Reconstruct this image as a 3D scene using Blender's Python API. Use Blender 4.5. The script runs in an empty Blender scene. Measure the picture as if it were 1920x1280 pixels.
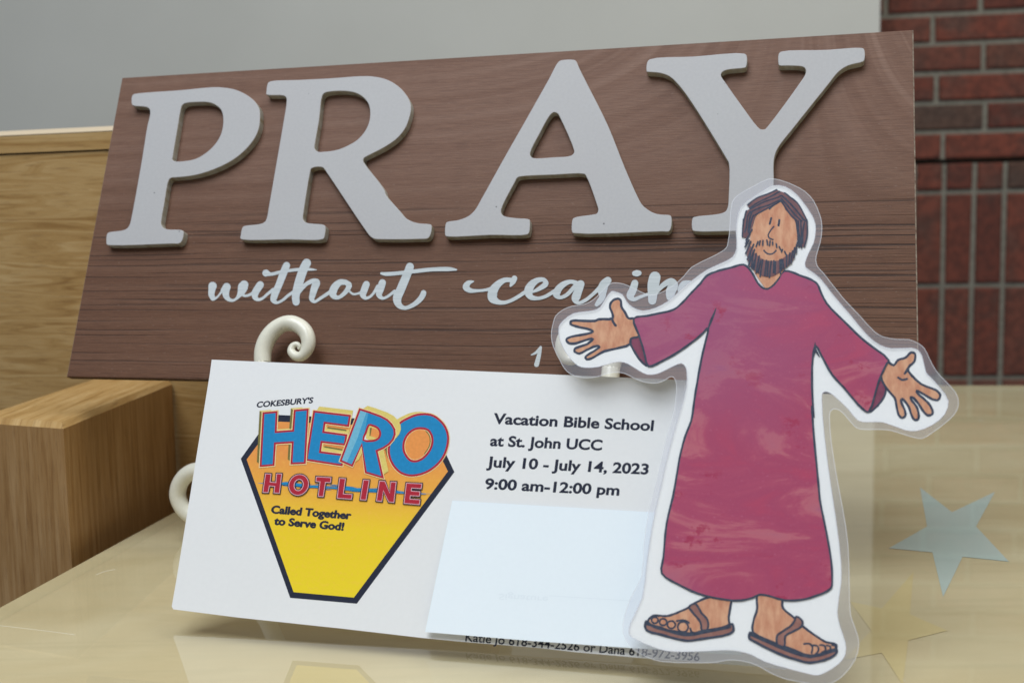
import bpy, math, random
from mathutils import Vector, Matrix, noise as mnoise
from mathutils.geometry import tessellate_polygon
random.seed(7)
C = bpy.context.scene.collection
scn = bpy.context.scene

# ---------------------------------------------------------------- camera
F = 2094.0            # focal length in photo pixels (photo is 1920 wide)
H = 0.165             # camera height over the glass
U = -Vector((1358 - 960, 20560 - 640, F)).normalized()       # world up in camera axes (x right, y down, z forward)
Zc = Vector((0, 0, 1))
Fw = (Zc - Zc.dot(U) * U).normalized()
Xr = Fw.cross(U)
if Xr.x < 0: Xr = -Xr
CAM = Vector((0, 0, H))
def ray(p):
    d = Vector(((p[0] - 960) / F, (p[1] - 640) / F, 1.0))
    return Vector((Xr.dot(d), Fw.dot(d), U.dot(d)))
cam_d = bpy.data.cameras.new('camera'); cam = bpy.data.objects.new('camera', cam_d); C.objects.link(cam)
scn.camera = cam
cam_d.sensor_width = 36; cam_d.lens = F / 1920 * 36; cam_d.clip_start = 0.01; cam_d.clip_end = 100
cx = Vector((Xr.x, Fw.x, U.x)); cy = -Vector((Xr.y, Fw.y, U.y)); cz = -Vector((Xr.z, Fw.z, U.z))
M = Matrix((cx, cy, cz)).transposed().to_4x4(); M.translation = CAM
cam.matrix_world = M
cam_d.dof.use_dof = True; cam_d.dof.focus_distance = 0.50; cam_d.dof.aperture_fstop = 13

# ---------------------------------------------------------------- light
w = bpy.data.worlds.new('World'); scn.world = w; w.use_nodes = True
bg = w.node_tree.nodes['Background']; bg.inputs[0].default_value = (0.78, 0.86, 1.0, 1); bg.inputs[1].default_value = 0.18
def area(name, loc, target, size, power, col, sy=None):
    l = bpy.data.lights.new(name, 'AREA'); l.energy = power; l.color = col; l.size = size
    if sy: l.shape = 'RECTANGLE'; l.size_y = sy
    o = bpy.data.objects.new(name, l); C.objects.link(o); o.location = loc
    o.rotation_euler = (Vector(target) - Vector(loc)).to_track_quat('-Z', 'Y').to_euler(); return o
area('window_light', (-0.50, -0.22, 1.80), (0.0, 0.55, 0.1), 1.2, 39, (0.86, 0.92, 1.0))
area('room_light', (1.0, 0.7, 2.3), (0.3, 1.4, 0.2), 1.6, 25, (1.0, 0.96, 0.88))
vs = scn.view_settings; vs.view_transform = 'Standard'; vs.look = 'None'; vs.exposure = 0; vs.gamma = 1; vs.use_curve_mapping = False

# ---------------------------------------------------------------- helpers
def onz(p, z):
    d = ray(p); return CAM + d * ((z - H) / d.z)
class Plane:
    def __init__(s, P0, a, b):
        s.P0 = Vector(P0); s.a = Vector(a).normalized(); s.b = Vector(b).normalized(); s.n = s.a.cross(s.b).normalized()
        if s.n.dot(CAM - s.P0) < 0: s.n = -s.n
    def px(s, p, off=0.0):
        d = ray(p); P1 = s.P0 + s.n * off
        return CAM + d * ((P1 - CAM).dot(s.n) / d.dot(s.n))
    def uv(s, P):
        q = P - s.P0; return (q.dot(s.a), q.dot(s.b))
    def at(s, u, v, off=0.0): return s.P0 + s.a * u + s.b * v + s.n * off

class MB:
    def __init__(s, plane=None): s.v = []; s.f = []; s.m = []; s.c = []; s.sm = []; s.pl = plane; s.lay = 0.0
    def vert(s, P, c=None):
        s.v.append(Vector(P))
        if c is None:
            if s.pl: u = s.pl.uv(P); c = (u[0], u[1], 0)
            else: c = tuple(P)
        s.c.append(c); return len(s.v) - 1
    def face(s, idx, m=0, smooth=False): s.f.append(tuple(idx)); s.m.append(m); s.sm.append(smooth)
    def quad(s, pts, m=0, cs=None):
        s.face([s.vert(p, None if cs is None else cs[i]) for i, p in enumerate(pts)], m)
    def poly(s, loops, off, m=0):
        """flat polygon with holes, loops of photo points, on the plane at offset off"""
        ls = [[s.pl.px(p, off) for p in L] for L in loops]
        uvs = [[Vector((*s.pl.uv(P), 0)) for P in L] for L in ls]
        flat = [P for L in ls for P in L]; b = len(s.v)
        for P in flat: s.vert(P)
        for t in tessellate_polygon(uvs): s.face([b + i for i in t], m)
    def fill(s, pts, m=0, smooth=0, dz=4e-6):
        s.lay += dz
        if smooth: pts = cr(pts, smooth, True)
        s.poly([pts], s.lay, m)
    def ring(s, o, i, m=0, dz=4e-6):
        s.lay += dz; s.poly([o, i], s.lay, m)
    def stroke(s, pts, m=0, w=None, k=4, closed=False, dz=4e-6):
        """ink or paint stroke along photo points, round ended, width w or per-point third value"""
        s.lay += dz
        P = [(p[0], p[1], p[2] if w is None else w) for p in pts]
        if k > 1 and len(P) > 2: P = cr(P, k, closed)
        elif closed: P = P + [P[0]]
        if closed and k > 1: P = P + [P[0]]
        n = len(P); L = []; R = []; inc = min(1.5e-7, 6e-6 / n)
        for i in range(n):
            a = P[max(0, i - 1)]; b = P[min(n - 1, i + 1)]
            if closed:
                if i == 0: a = P[n - 2]
                if i == n - 1: b = P[1]
            dx, dy = b[0] - a[0], b[1] - a[1]; l = math.hypot(dx, dy) or 1
            nx, ny = -dy / l, dx / l; h = P[i][2] / 2; e = s.lay + i * inc
            L.append(s.vert(s.pl.px((P[i][0] + nx * h, P[i][1] + ny * h), e)))
            R.append(s.vert(s.pl.px((P[i][0] - nx * h, P[i][1] - ny * h), e)))
        for i in range(n - 1): s.face((L[i], R[i], R[i + 1], L[i + 1]), m)
        if not closed:
            for (q, o, e, iL, iR) in ((P[0], P[1], s.lay, L[0], R[0]), (P[-1], P[-2], s.lay + n * inc, L[-1], R[-1])):
                dx, dy = q[0] - o[0], q[1] - o[1]; l = math.hypot(dx, dy) or 1; t = math.atan2(dy, dx); h = q[2] / 2
                fan = [s.vert(s.pl.px((q[0] + h * math.cos(t + A), q[1] + h * math.sin(t + A)), e)) for A in (math.radians(x) for x in range(-90, 91, 30))]
                s.face(fan, m)
        s.lay += inc * n
    def outline(s, P, wid, m, dz=3e-6):
        """closed outline with mitred corners, wid photo pixels wide, centred on the polygon"""
        s.lay += dz; n = len(P); O = []; I = []
        for i in range(n):
            a, p, b = P[i - 1], P[i], P[(i + 1) % n]
            e1 = Vector((p[0] - a[0], p[1] - a[1])).normalized(); e2 = Vector((b[0] - p[0], b[1] - p[1])).normalized()
            n1 = Vector((-e1.y, e1.x)); n2 = Vector((-e2.y, e2.x)); t = n1 + n2
            t = t / max(t.length_squared / 2, .35) if t.length > 1e-4 else n1
            O.append(s.vert(s.pl.px((p[0] + t.x * wid / 2, p[1] + t.y * wid / 2), s.lay))); I.append(s.vert(s.pl.px((p[0] - t.x * wid / 2, p[1] - t.y * wid / 2), s.lay)))
        for i in range(n): j = (i + 1) % n; s.face((O[i], O[j], I[j], I[i]), m)
    def box(s, lo, hi, m=0, c=None):
        x0, y0, z0 = lo; x1, y1, z1 = hi
        s.hexa([(x0,y0,z0),(x1,y0,z0),(x1,y1,z0),(x0,y1,z0)], [(x0,y0,z1),(x1,y0,z1),(x1,y1,z1),(x0,y1,z1)], m, c)
    def hexa(s, bot, top, m=0, c=None):
        b = len(s.v)
        for P in list(bot) + list(top): s.vert(P, c)
        n = len(bot)
        s.face([b + i for i in reversed(range(n))], m); s.face([b + n + i for i in range(n)], m)
        for i in range(n): j = (i + 1) % n; s.face((b + i, b + j, b + n + j, b + n + i), m)
    def tube(s, pts, rads, seg=14, m=0, k=6):
        P = cr([(p[0], p[1], p[2], r) for p, r in zip(pts, rads)], k, False)
        pos = [Vector(p[:3]) for p in P]; n = len(pos); nrm = None; rings = []
        for i in range(n):
            t = (pos[min(n - 1, i + 1)] - pos[max(0, i - 1)]).normalized()
            if nrm is None: nrm = t.orthogonal().normalized()
            nrm = (nrm - t * nrm.dot(t)).normalized(); bn = t.cross(nrm)
            rings.append([s.vert(pos[i] + (nrm * math.cos(A) + bn * math.sin(A)) * P[i][3]) for A in (2 * math.pi * q / seg for q in range(seg))])
        for i in range(n - 1):
            for q in range(seg): s.face((rings[i][q], rings[i][(q + 1) % seg], rings[i + 1][(q + 1) % seg], rings[i + 1][q]), m, True)
        s.face(rings[0][::-1], m); s.face(rings[-1], m)
    def build(s, name, mats, parent=None, base=(0, 0, 0)):
        base = Vector(base)
        me = bpy.data.meshes.new(name); me.from_pydata([tuple(p - base) for p in s.v], [], s.f)
        if not isinstance(mats, (list, tuple)): mats = [mats]
        for x in mats: me.materials.append(x)
        me.polygons.foreach_set('material_index', s.m); me.polygons.foreach_set('use_smooth', s.sm)
        at = me.attributes.new('pco', 'FLOAT_VECTOR', 'POINT'); at.data.foreach_set('vector', [q for c in s.c for q in c])
        me.update()
        o = bpy.data.objects.new(name, me); C.objects.link(o)
        if parent: o.parent = parent
        else: o.location = base
        return o
def cr(P, k, closed):
    """centripetal Catmull-Rom through the points, k steps a segment"""
    n = len(P); d = len(P[0]); out = []
    for i in range(n if closed else n - 1):
        g = (lambda q: P[q % n]) if closed else (lambda q: P[min(max(q, 0), n - 1)])
        p0, p1, p2, p3 = g(i - 1), g(i), g(i + 1), g(i + 2)
        ds = lambda a, b: max(math.sqrt(sum((a[j] - b[j]) ** 2 for j in range(min(d, 3 if d == 4 else 2)))), 1e-9) ** 0.5
        t0 = 0; t1 = t0 + ds(p0, p1); t2 = t1 + ds(p1, p2); t3 = t2 + ds(p2, p3)
        for q in range(k):
            t = t1 + (t2 - t1) * q / k; r = []
            for j in range(d):
                A1 = p1[j] if t1 - t0 < 1e-3 else (t1 - t) / (t1 - t0) * p0[j] + (t - t0) / (t1 - t0) * p1[j]
                A2 = (t2 - t) / (t2 - t1) * p1[j] + (t - t1) / (t2 - t1) * p2[j]
                A3 = p2[j] if t3 - t2 < 1e-3 else (t3 - t) / (t3 - t2) * p2[j] + (t - t2) / (t3 - t2) * p3[j]
                B1 = (t2 - t) / (t2 - t0) * A1 + (t - t0) / (t2 - t0) * A2
                B2 = (t3 - t) / (t3 - t1) * A2 + (t - t1) / (t3 - t1) * A3
                r.append((t2 - t) / (t2 - t1) * B1 + (t - t1) / (t2 - t1) * B2)
            out.append(tuple(r))
    if not closed: out.append(tuple(P[-1]))
    return out
def tr(pts, ox, oy, s):        # points read off an enlarged crop of the photograph -> photo points
    return [(ox + p[0] / s, oy + p[1] / s) + tuple(q / s for q in p[2:]) for p in pts]
def tag(o, label=None, cat=None, kind=None, group=None):
    if label: o['label'] = label
    if cat: o['category'] = cat
    if kind: o['kind'] = kind
    if group: o['group'] = group
    return o
def thing(name, loc, label, cat, group=None):
    o = bpy.data.objects.new(name, None); C.objects.link(o); o.location = loc; o.empty_display_size = 0.02
    return tag(o, label, cat, None, group)

# ---------------------------------------------------------------- materials
def mat(name, col, rough=0.6, spec=0.3, coat=0.0):
    m = bpy.data.materials.new(name); m.use_nodes = True; b = m.node_tree.nodes['Principled BSDF']
    b.inputs['Base Color'].default_value = (*col, 1); b.inputs['Roughness'].default_value = rough
    b.inputs['Specular IOR Level'].default_value = spec; b.inputs['Coat Weight'].default_value = coat
    return m
class NT:
    def __init__(s, m): s.t = m.node_tree; s.b = s.t.nodes.get('Principled BSDF')
    def n(s, typ, **kw):
        x = s.t.nodes.new(typ)
        for k, v in kw.items(): setattr(x, k, v)
        return x
    def l(s, a, b): s.t.links.new(a, b)
    def co(s, scale=(1, 1, 1), loc=(0, 0, 0), rot=0.0):
        a = s.n('ShaderNodeAttribute', attribute_name='pco'); mp = s.n('ShaderNodeMapping')
        mp.inputs['Scale'].default_value = scale; mp.inputs['Location'].default_value = loc; mp.inputs['Rotation'].default_value = (0, 0, rot)
        s.l(a.outputs['Vector'], mp.inputs['Vector']); return mp.outputs['Vector']
    def noise(s, vec, scale=1.0, detail=4, rough=0.55, dist=0.0):
        x = s.n('ShaderNodeTexNoise'); x.inputs['Scale'].default_value = scale; x.inputs['Detail'].default_value = detail
        x.inputs['Roughness'].default_value = rough; x.inputs['Distortion'].default_value = dist
        s.l(vec, x.inputs['Vector']); return x.outputs['Fac']
    def ramp(s, fac, stops):
        x = s.n('ShaderNodeValToRGB'); e = x.color_ramp.elements
        while len(e) < len(stops): e.new(0.5)
        for i, (p, c) in enumerate(stops):
            e[i].position = p; e[i].color = (*c, 1) if len(c) == 3 else (c[0], c[0], c[0], 1)
        s.l(fac, x.inputs[0]); return x.outputs[0]
    def mix(s, a, b, fac, mode='MIX'):
        x = s.n('ShaderNodeMix', data_type='RGBA', blend_type=mode)
        for v, i in ((fac, 0), (a, 6), (b, 7)):
            if hasattr(v, 'is_linked'): s.l(v, x.inputs[i])
            elif i == 0: x.inputs[0].default_value = v
            else: x.inputs[i].default_value = (*v, 1)
        return x.outputs[2]
    def math(s, op, a, b=0.5):
        x = s.n('ShaderNodeMath', operation=op)
        for v, i in ((a, 0), (b, 1)):
            if hasattr(v, 'is_linked'): s.l(v, x.inputs[i])
            else: x.inputs[i].default_value = v
        return x.outputs[0]
    def bump(s, h, strength=0.3, dist=0.001):
        x = s.n('ShaderNodeBump'); x.inputs['Strength'].default_value = strength; x.inputs['Distance'].default_value = dist
        s.l(h, x.inputs['Height']); s.l(x.outputs[0], s.b.inputs['Normal']); return x
    def col(s, c): s.l(c, s.b.inputs['Base Color'])

def m_plaque():
    m = mat('stained_wood', (.18, .09, .06), 0.62, 0.25); N = NT(m)
    warp = N.noise(N.co((7, 9, 1)), 1, 2)
    sep = N.n('ShaderNodeSeparateXYZ'); a = N.n('ShaderNodeAttribute', attribute_name='pco'); N.l(a.outputs['Vector'], sep.inputs[0])
    u, v = sep.outputs[0], sep.outputs[1]
    cmb = N.n('ShaderNodeCombineXYZ')
    # growth rings that climb and bend towards the right-hand end, straight near the bottom
    up = N.n('ShaderNodeMapRange'); N.l(v, up.inputs[0]); up.inputs[1].default_value = .085; up.inputs[2].default_value = .19
    ru = N.n('ShaderNodeMapRange'); N.l(u, ru.inputs[0]); ru.inputs[1].default_value = .1; ru.inputs[2].default_value = .42; ru.inputs[3].default_value = .12; ru.inputs[4].default_value = 1
    du = N.math('MAXIMUM', N.math('SUBTRACT', u, .18), 0.0)
    slope = N.math('MULTIPLY', N.math('MULTIPLY', up.outputs[0], 2.3), N.math('MULTIPLY', du, du))
    wig = N.math('MULTIPLY', N.math('SUBTRACT', warp, .5), N.math('ADD', N.math('MULTIPLY', up.outputs[0], .009), .0035))
    vv = N.math('ADD', N.math('SUBTRACT', v, slope), wig)
    N.l(N.math('MULTIPLY', u, 2.2), cmb.inputs[0]); N.l(N.math('MULTIPLY', vv, 150), cmb.inputs[1])
    rings = N.noise(cmb.outputs[0], 1.0, 3, .5)
    base = N.ramp(rings, [(.30, (.158, .080, .050)), (.5, (.186, .099, .065)), (.70, (.208, .117, .080))])
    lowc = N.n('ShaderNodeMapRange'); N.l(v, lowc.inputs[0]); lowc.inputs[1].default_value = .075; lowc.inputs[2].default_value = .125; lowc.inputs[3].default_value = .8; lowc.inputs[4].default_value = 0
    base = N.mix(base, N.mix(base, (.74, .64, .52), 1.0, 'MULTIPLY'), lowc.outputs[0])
    cm4 = N.n('ShaderNodeCombineXYZ'); N.l(N.math('MULTIPLY', u, 4), cm4.inputs[0]); N.l(N.math('MULTIPLY', vv, 150), cm4.inputs[1])
    arcs = N.math('MULTIPLY', N.ramp(N.noise(cm4.outputs[0], 1.0, 2, .5), [(.5, (0,)), (.62, (.65,))]), N.math('MULTIPLY', up.outputs[0], ru.outputs[0]))
    base = N.mix(base, (.27, .165, .118), arcs)
    cm2 = N.n('ShaderNodeCombineXYZ'); N.l(N.math('MULTIPLY', u, 4.2), cm2.inputs[0]); N.l(N.math('MULTIPLY', N.math('ADD', v, wig), 620), cm2.inputs[1])
    line = N.ramp(N.noise(cm2.outputs[0], 1.0, 2, .5), [(.36, (1,)), (.44, (0,))])
    cm3 = N.n('ShaderNodeCombineXYZ'); N.l(N.math('MULTIPLY', u, 95), cm3.inputs[0]); N.l(N.math('MULTIPLY', v, 1500), cm3.inputs[1])
    fine = N.noise(cm3.outputs[0], 1.0, 3, .6)
    low = N.n('ShaderNodeMapRange'); N.l(v, low.inputs[0]); low.inputs[1].default_value = .088; low.inputs[2].default_value = .100; low.inputs[3].default_value = .9; low.inputs[4].default_value = .07
    rgt = N.n('ShaderNodeMapRange'); N.l(u, rgt.inputs[0]); rgt.inputs[1].default_value = .05; rgt.inputs[2].default_value = .42; rgt.inputs[3].default_value = .75; rgt.inputs[4].default_value = 1.1
    lf = N.math('MULTIPLY', N.math('MULTIPLY', line, low.outputs[0]), rgt.outputs[0])
    c1 = N.mix(base, (.055, .029, .020), lf)
    c1 = N.mix(c1, N.mix(c1, (.72, .70, .70), 1.0, 'MULTIPLY'), N.ramp(fine, [(.34, (.75,)), (.62, (0,))]))
    fleck = N.ramp(N.noise(N.co((420, 1300, 1)), 1, 2), [(.64, (0,)), (.8, (.6,))])
    c2 = N.mix(c1, (.36, .28, .23), N.math('MULTIPLY', fleck, .5))
    spot = N.ramp(N.noise(N.co((90, 100, 1), (3, 7, 0)), 1, 1), [(.15, (.7,)), (.18, (0,))])
    N.col(N.mix(c2, (.05, .03, .025), spot))
    hgt = N.math('ADD', N.math('MULTIPLY', lf, -1.0), N.math('MULTIPLY', fine, .5))
    N.bump(hgt, .45, .0005); return m
def m_letter():
    m = mat('grey_letter_paint', (.46, .48, .50), 0.55, 0.3); N = NT(m)
    g = N.noise(N.co((700, 700, 700)), 1, 2); bg_ = N.noise(N.co((30, 30, 30)), 1, 3)
    c = N.mix(N.ramp(g, [(.3, (.43, .428, .422)), (.7, (.46, .458, .452))]), (.43, .405, .40), N.math('MULTIPLY', bg_, .5))
    sp = N.ramp(N.noise(N.co((300, 300, 300), (2, 5, 1)), 1, 0), [(.12, (1,)), (.14, (0,))])
    N.col(N.mix(c, (.12, .12, .12), sp)); N.bump(g, .05, .0003); return m
def m_letter_edge():
    m = mat('letter_edge_worn', (.42, .41, .37), 0.6, 0.3); N = NT(m)
    N.col(N.ramp(N.noise(N.co((260, 260, 260)), 1, 4, .65), [(.36, (.44, .43, .38)), (.60, (.36, .33, .25)), (.74, (.27, .20, .11))])); return m
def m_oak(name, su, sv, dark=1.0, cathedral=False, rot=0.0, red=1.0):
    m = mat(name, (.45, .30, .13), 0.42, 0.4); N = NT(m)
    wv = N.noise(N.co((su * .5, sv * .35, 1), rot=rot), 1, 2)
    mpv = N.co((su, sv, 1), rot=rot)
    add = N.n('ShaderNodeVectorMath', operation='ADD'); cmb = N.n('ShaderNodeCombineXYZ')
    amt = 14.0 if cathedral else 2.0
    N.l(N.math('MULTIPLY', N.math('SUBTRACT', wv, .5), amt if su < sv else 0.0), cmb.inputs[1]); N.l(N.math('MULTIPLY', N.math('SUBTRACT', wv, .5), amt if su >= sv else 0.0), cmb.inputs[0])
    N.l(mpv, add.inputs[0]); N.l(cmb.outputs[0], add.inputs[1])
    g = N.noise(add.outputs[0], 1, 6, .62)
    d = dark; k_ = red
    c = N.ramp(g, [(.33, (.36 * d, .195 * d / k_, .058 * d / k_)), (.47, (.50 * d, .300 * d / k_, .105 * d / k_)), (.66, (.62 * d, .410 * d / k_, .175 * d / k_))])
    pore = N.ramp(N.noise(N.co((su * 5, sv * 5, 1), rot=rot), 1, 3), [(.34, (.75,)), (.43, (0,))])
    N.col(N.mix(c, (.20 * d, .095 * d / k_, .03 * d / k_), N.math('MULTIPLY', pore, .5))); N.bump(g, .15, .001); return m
def m_paper(name, col, rough=.75, spec=.2, fleck=.02):
    m = mat(name, col, rough, spec); N = NT(m)
    g = N.noise(N.co((500, 500, 500)), 1, 3); big = N.noise(N.co((14, 14, 14)), 1, 2)
    f = N.math('ADD', N.math('MULTIPLY', g, .5), N.math('MULTIPLY', big, .5))
    N.col(N.ramp(f, [(.3, tuple(x * (1 - fleck) for x in col)), (.7, tuple(min(1, x * (1 + fleck)) for x in col))])); return m
def m_print(name, col, var=.06, scale=700):
    m = mat(name, col, .7, .25); N = NT(m)
    N.col(N.ramp(N.noise(N.co((scale, scale, scale)), 1, 3), [(.3, tuple(x * (1 - var) for x in col)), (.7, tuple(x * (1 + var) for x in col))])); return m
def m_crayon(name, c0, c1, su=260, sv=900, rot=.0):
    m = mat(name, c0, .7, .25); N = NT(m)
    N.col(N.ramp(N.noise(N.co((su, sv, 1), rot=rot), 1, 4, .6), [(.32, c0), (.66, c1)])); return m
def m_robe():
    m = mat('crimson_watercolour_and_sheen', (.40, .06, .14), .6, .3); N = NT(m)
    big = N.noise(N.co((20, 48, 1), (.3, .2, 0), rot=-.2), 1, 7, .64, .7)
    c = N.ramp(big, [(.34, (.45, .048, .112)), (.45, (.38, .048, .120)), (.505, (.41, .056, .125)), (.555, (.48, .115, .160)), (.62, (.46, .12, .17)), (.70, (.36, .10, .20))])  # print mottling; pale patches also carry film reflections as colour
    vi = N.noise(N.co((9, 9, 1), (4, 2, 0)), 1, 2)
    c = N.mix(c, (.33, .080, .185), N.ramp(vi, [(.44, (0,)), (.62, (.65,))]))  # violet sheen of the film put into the robe colour
    bl = N.noise(N.co((70, 95, 1), (1, 5, 0)), 1, 5, .7)
    near = N.noise(N.co((22, 26, 1), (8, 1, 0)), 1, 2)
    bm = N.math('MULTIPLY', N.ramp(bl, [(.58, (0,)), (.62, (.8,))]), N.ramp(near, [(.47, (0,)), (.55, (1,))]))
    c = N.mix(c, (.36, .018, .07), bm)
    gr = N.noise(N.co((900, 900, 1)), 1, 2)
    N.col(N.mix(c, (.52, .16, .24), N.ramp(gr, [(.62, (0,)), (.8, (.5,))]))); return m
def m_brick():
    m = mat('fired_brick', (.12, .03, .02), .8, .2); N = NT(m)
    at = N.n('ShaderNodeAttribute', attribute_name='pco'); sp = N.n('ShaderNodeSeparateXYZ'); N.l(at.outputs['Vector'], sp.inputs[0])
    c = N.ramp(sp.outputs[2], [(0, (.13, .085, .064)), (.3, (.155, .082, .056)), (.5, (.205, .074, .050)), (.8, (.235, .070, .045)), (1, (.175, .055, .038))])
    tx = N.n('ShaderNodeTexCoord')
    nz = N.noise(tx.outputs['Object'], 60, 5, .65); nb = N.noise(tx.outputs['Object'], 14, 3)
    c = N.mix(c, (.10, .075, .06), N.ramp(nb, [(.5, (0,)), (.75, (.7,))]))
    N.col(N.mix(c, (.05, .03, .025), N.ramp(nz, [(.4, (.5,)), (.6, (0,))]))); N.bump(nz, .4, .004); return m
def m_mortar():
    m = mat('mortar', (.22, .21, .17), .9, .1); N = NT(m); tx = N.n('ShaderNodeTexCoord')
    nz = N.noise(tx.outputs['Object'], 90, 4, .6); N.col(N.ramp(nz, [(.3, (.20, .19, .15)), (.7, (.30, .285, .23))])); N.bump(nz, .4, .003); return m
def m_board():
    m = mat('matt_wall_paint', (.66, .65, .58), .8, .15); N = NT(m); tx = N.n('ShaderNodeTexCoord')
    N.col(N.ramp(N.noise(tx.outputs['Object'], 3, 4), [(.3, (.63, .625, .56)), (.7, (.67, .665, .60))])); return m
def m_table():
    m = mat('cream_table_cover', (.62, .55, .35), .6, .25); N = NT(m)
    a = N.noise(N.co((7, 12, 1), rot=.35), 1, 4, .55, .8); b = N.noise(N.co((3, 200, 1)), 1, 2)
    c = N.ramp(a, [(.32, (.54, .425, .24)), (.5, (.60, .485, .29)), (.7, (.65, .54, .34))])
    N.col(N.mix(c, (.50, .42, .25), N.ramp(b, [(.5, (0,)), (.7, (.25,))]))); return m
def m_clear(name, tint, milk, milkcol, rough, bumpy=0.0, bscale=(60, 60, 60), gain=1.0):
    """clear sheet: light passes straight through, front reflects by Fresnel; milk = diffuse share, for haze in the sheet and sheen put into its colour"""
    m = bpy.data.materials.new(name); m.use_nodes = True; t = m.node_tree; N = NT(m); t.nodes.remove(N.b)
    out = t.nodes['Material Output']
    tra = N.n('ShaderNodeBsdfTransparent'); tra.inputs[0].default_value = (*tint, 1)
    glo = N.n('ShaderNodeBsdfGlossy'); glo.inputs['Roughness'].default_value = rough
    dif = N.n('ShaderNodeBsdfDiffuse'); dif.inputs[0].default_value = (*milkcol, 1)
    fr = N.n('ShaderNodeFresnel'); fr.inputs[0].default_value = 1.5
    geo = N.n('ShaderNodeNewGeometry')
    fac = N.math('MULTIPLY', N.math('MULTIPLY', fr.outputs[0], gain), N.math('SUBTRACT', 1.0, geo.outputs['Backfacing']))
    if bumpy:
        bp = N.n('ShaderNodeBump'); bp.inputs['Strength'].default_value = bumpy; bp.inputs['Distance'].default_value = .002
        N.l(N.noise(N.co(bscale), 1, 3), bp.inputs['Height']); N.l(bp.outputs[0], glo.inputs['Normal']); N.l(bp.outputs[0], fr.inputs['Normal'])
    m1 = N.n('ShaderNodeMixShader'); m1.inputs[0].default_value = milk; N.l(tra.outputs[0], m1.inputs[1]); N.l(dif.outputs[0], m1.inputs[2])
    m2 = N.n('ShaderNodeMixShader'); N.l(fac, m2.inputs[0]); N.l(m1.outputs[0], m2.inputs[1]); N.l(glo.outputs[0], m2.inputs[2])
    N.l(m2.outputs[0], out.inputs[0]); return m

WHITE = m_paper('white_paper', (.87, .88, .875))
CARDM = m_paper('white_card', (.79, .795, .79), .55, .3)
INK = m_print('black_ink', (.018, .022, .042), .1)
MARK = m_crayon('dark_marker', (.025, .035, .065), (.055, .07, .105), 500, 500)

# ---------------------------------------------------------------- planes everything stands on
A = -ray((-6832, 574)); A.z = 0; A.normalize()                 # the sign and card run along this direction
B = ray((1589, -7184)).normalized()
S0 = CAM + ray((124, 706)) * (0.607 / ray((124, 706)).y)
SIGN = Plane(S0, A, B)
c0 = onz((322, 1140), .006)
lean = math.radians(20.6); back = Vector((-A.y, A.x, 0))
CARD = Plane(c0, onz((1419, 1248), .0018) - c0, Vector((0, 0, math.cos(lean))) + back * math.sin(lean))
lf = math.radians(22.6)
f0 = onz((1500, 1290), .0006)
FIG = Plane(f0, A, Vector((0, 0, math.cos(lf))) + back * math.sin(lf))

# ---------------------------------------------------------------- the setting: walls, bench, table
wd = -ray((-14000, 719)); wd.z = 0; wd.normalize(); wn = Vector((wd.y, -wd.x, 0))
if wn.y > 0: wn = -wn
W0 = CAM + ray((1650, 303)) * (2.45 / ray((1650, 303)).y)
WALL = Plane(W0, wd, (0, 0, 1))
def wuv(p): return WALL.uv(WALL.px(p))
wt = thing('brick_wall', (W0.x, W0.y, -.75), 'dark red brick wall with upright soldier courses, behind the right end of the sign', 'brick wall'); wt['kind'] = 'thing'
wb = wt.location.copy()
mb = MB(); mo = MB()
vt, vd = wuv((1740, 28))[1], wuv((1740, 303))[1]
ch = (vt - vd) / 5; g = .0105
def brick(u0, u1, v0, v1, tone):
    j = lambda: random.uniform(-.0008, .0008); d = random.uniform(0, .002)
    q = [WALL.at(u0 + j(), v0 + j()), WALL.at(u1 + j(), v0 + j()), WALL.at(u1 + j(), v1 + j()), WALL.at(u0 + j(), v1 + j())]
    r = .004
    f = [WALL.at(u0 + r, v0 + r, .006 + d), WALL.at(u1 - r, v0 + r, .006 + d), WALL.at(u1 - r, v1 - r, .006 + d), WALL.at(u0 + r, v1 - r, .006 + d)]
    m_ = [p + WALL.n * (.003 + d) for p in q]; k = [p - WALL.n * .04 for p in q]; c = (0, 0, tone)
    b = len(mb.v)
    for P in f + m_ + k: mb.vert(P, c)
    mb.face((b, b + 1, b + 2, b + 3))
    for i in range(4):
        e = (i + 1) % 4
        mb.face((b + 4 + i, b + 4 + e, b + e, b + i)); mb.face((b + 8 + i, b + 8 + e, b + 4 + e, b + 4 + i))
rowx = [1767, 1846, 1755, 1843, 1748, 1838]; bl = wuv((1838, 8))[0] - wuv((1660, 8))[0]
tones = {}
for r in range(24):
    yy = (275, 225, 170, 115, 65, 8)[r] if r < 6 else 8
    u_ = wuv((rowx[r % 6] if r < 6 else (1757 if r % 2 == 0 else 1840), yy))[0] if r < 6 else (wuv((1767, 275))[0] if r % 2 == 0 else wuv((1846, 225))[0])
    for k in range(-8, 9):
        t = random.choice((.1, .3, .42, .55, .7, .8, .9, 1.0))
        brick(u_ + k * bl + g / 2, u_ + (k + 1) * bl - g / 2, vd + r * ch + g / 2, vd + (r + 1) * ch - g / 2, t)
us = wuv((1767.5, 450))[0]; sw = wuv((1881, 450))[0] / 2 - wuv((1767.5, 450))[0] / 2
rows = [(wuv((1790, 360))[1], vd - .004), (wuv((1790, 535))[1], wuv((1790, 360))[1])]
hh = rows[1][1] - rows[1][0]
for q in range(3): rows.append((rows[-1][0] - hh, rows[-1][0]))
for (v0, v1) in rows:
    for k in range(-20, 22):
        brick(us + k * sw + g / 2, us + (k + 1) * sw - g / 2, v0 + g / 2, v1 - (g / 2 if v1 < vd - .01 else .002), random.choice((.55, .65, .75, .8, .9, 1.0, .2)))
mb.build('brick', m_brick(), wt, wb)['kind'] = 'stuff'
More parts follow.
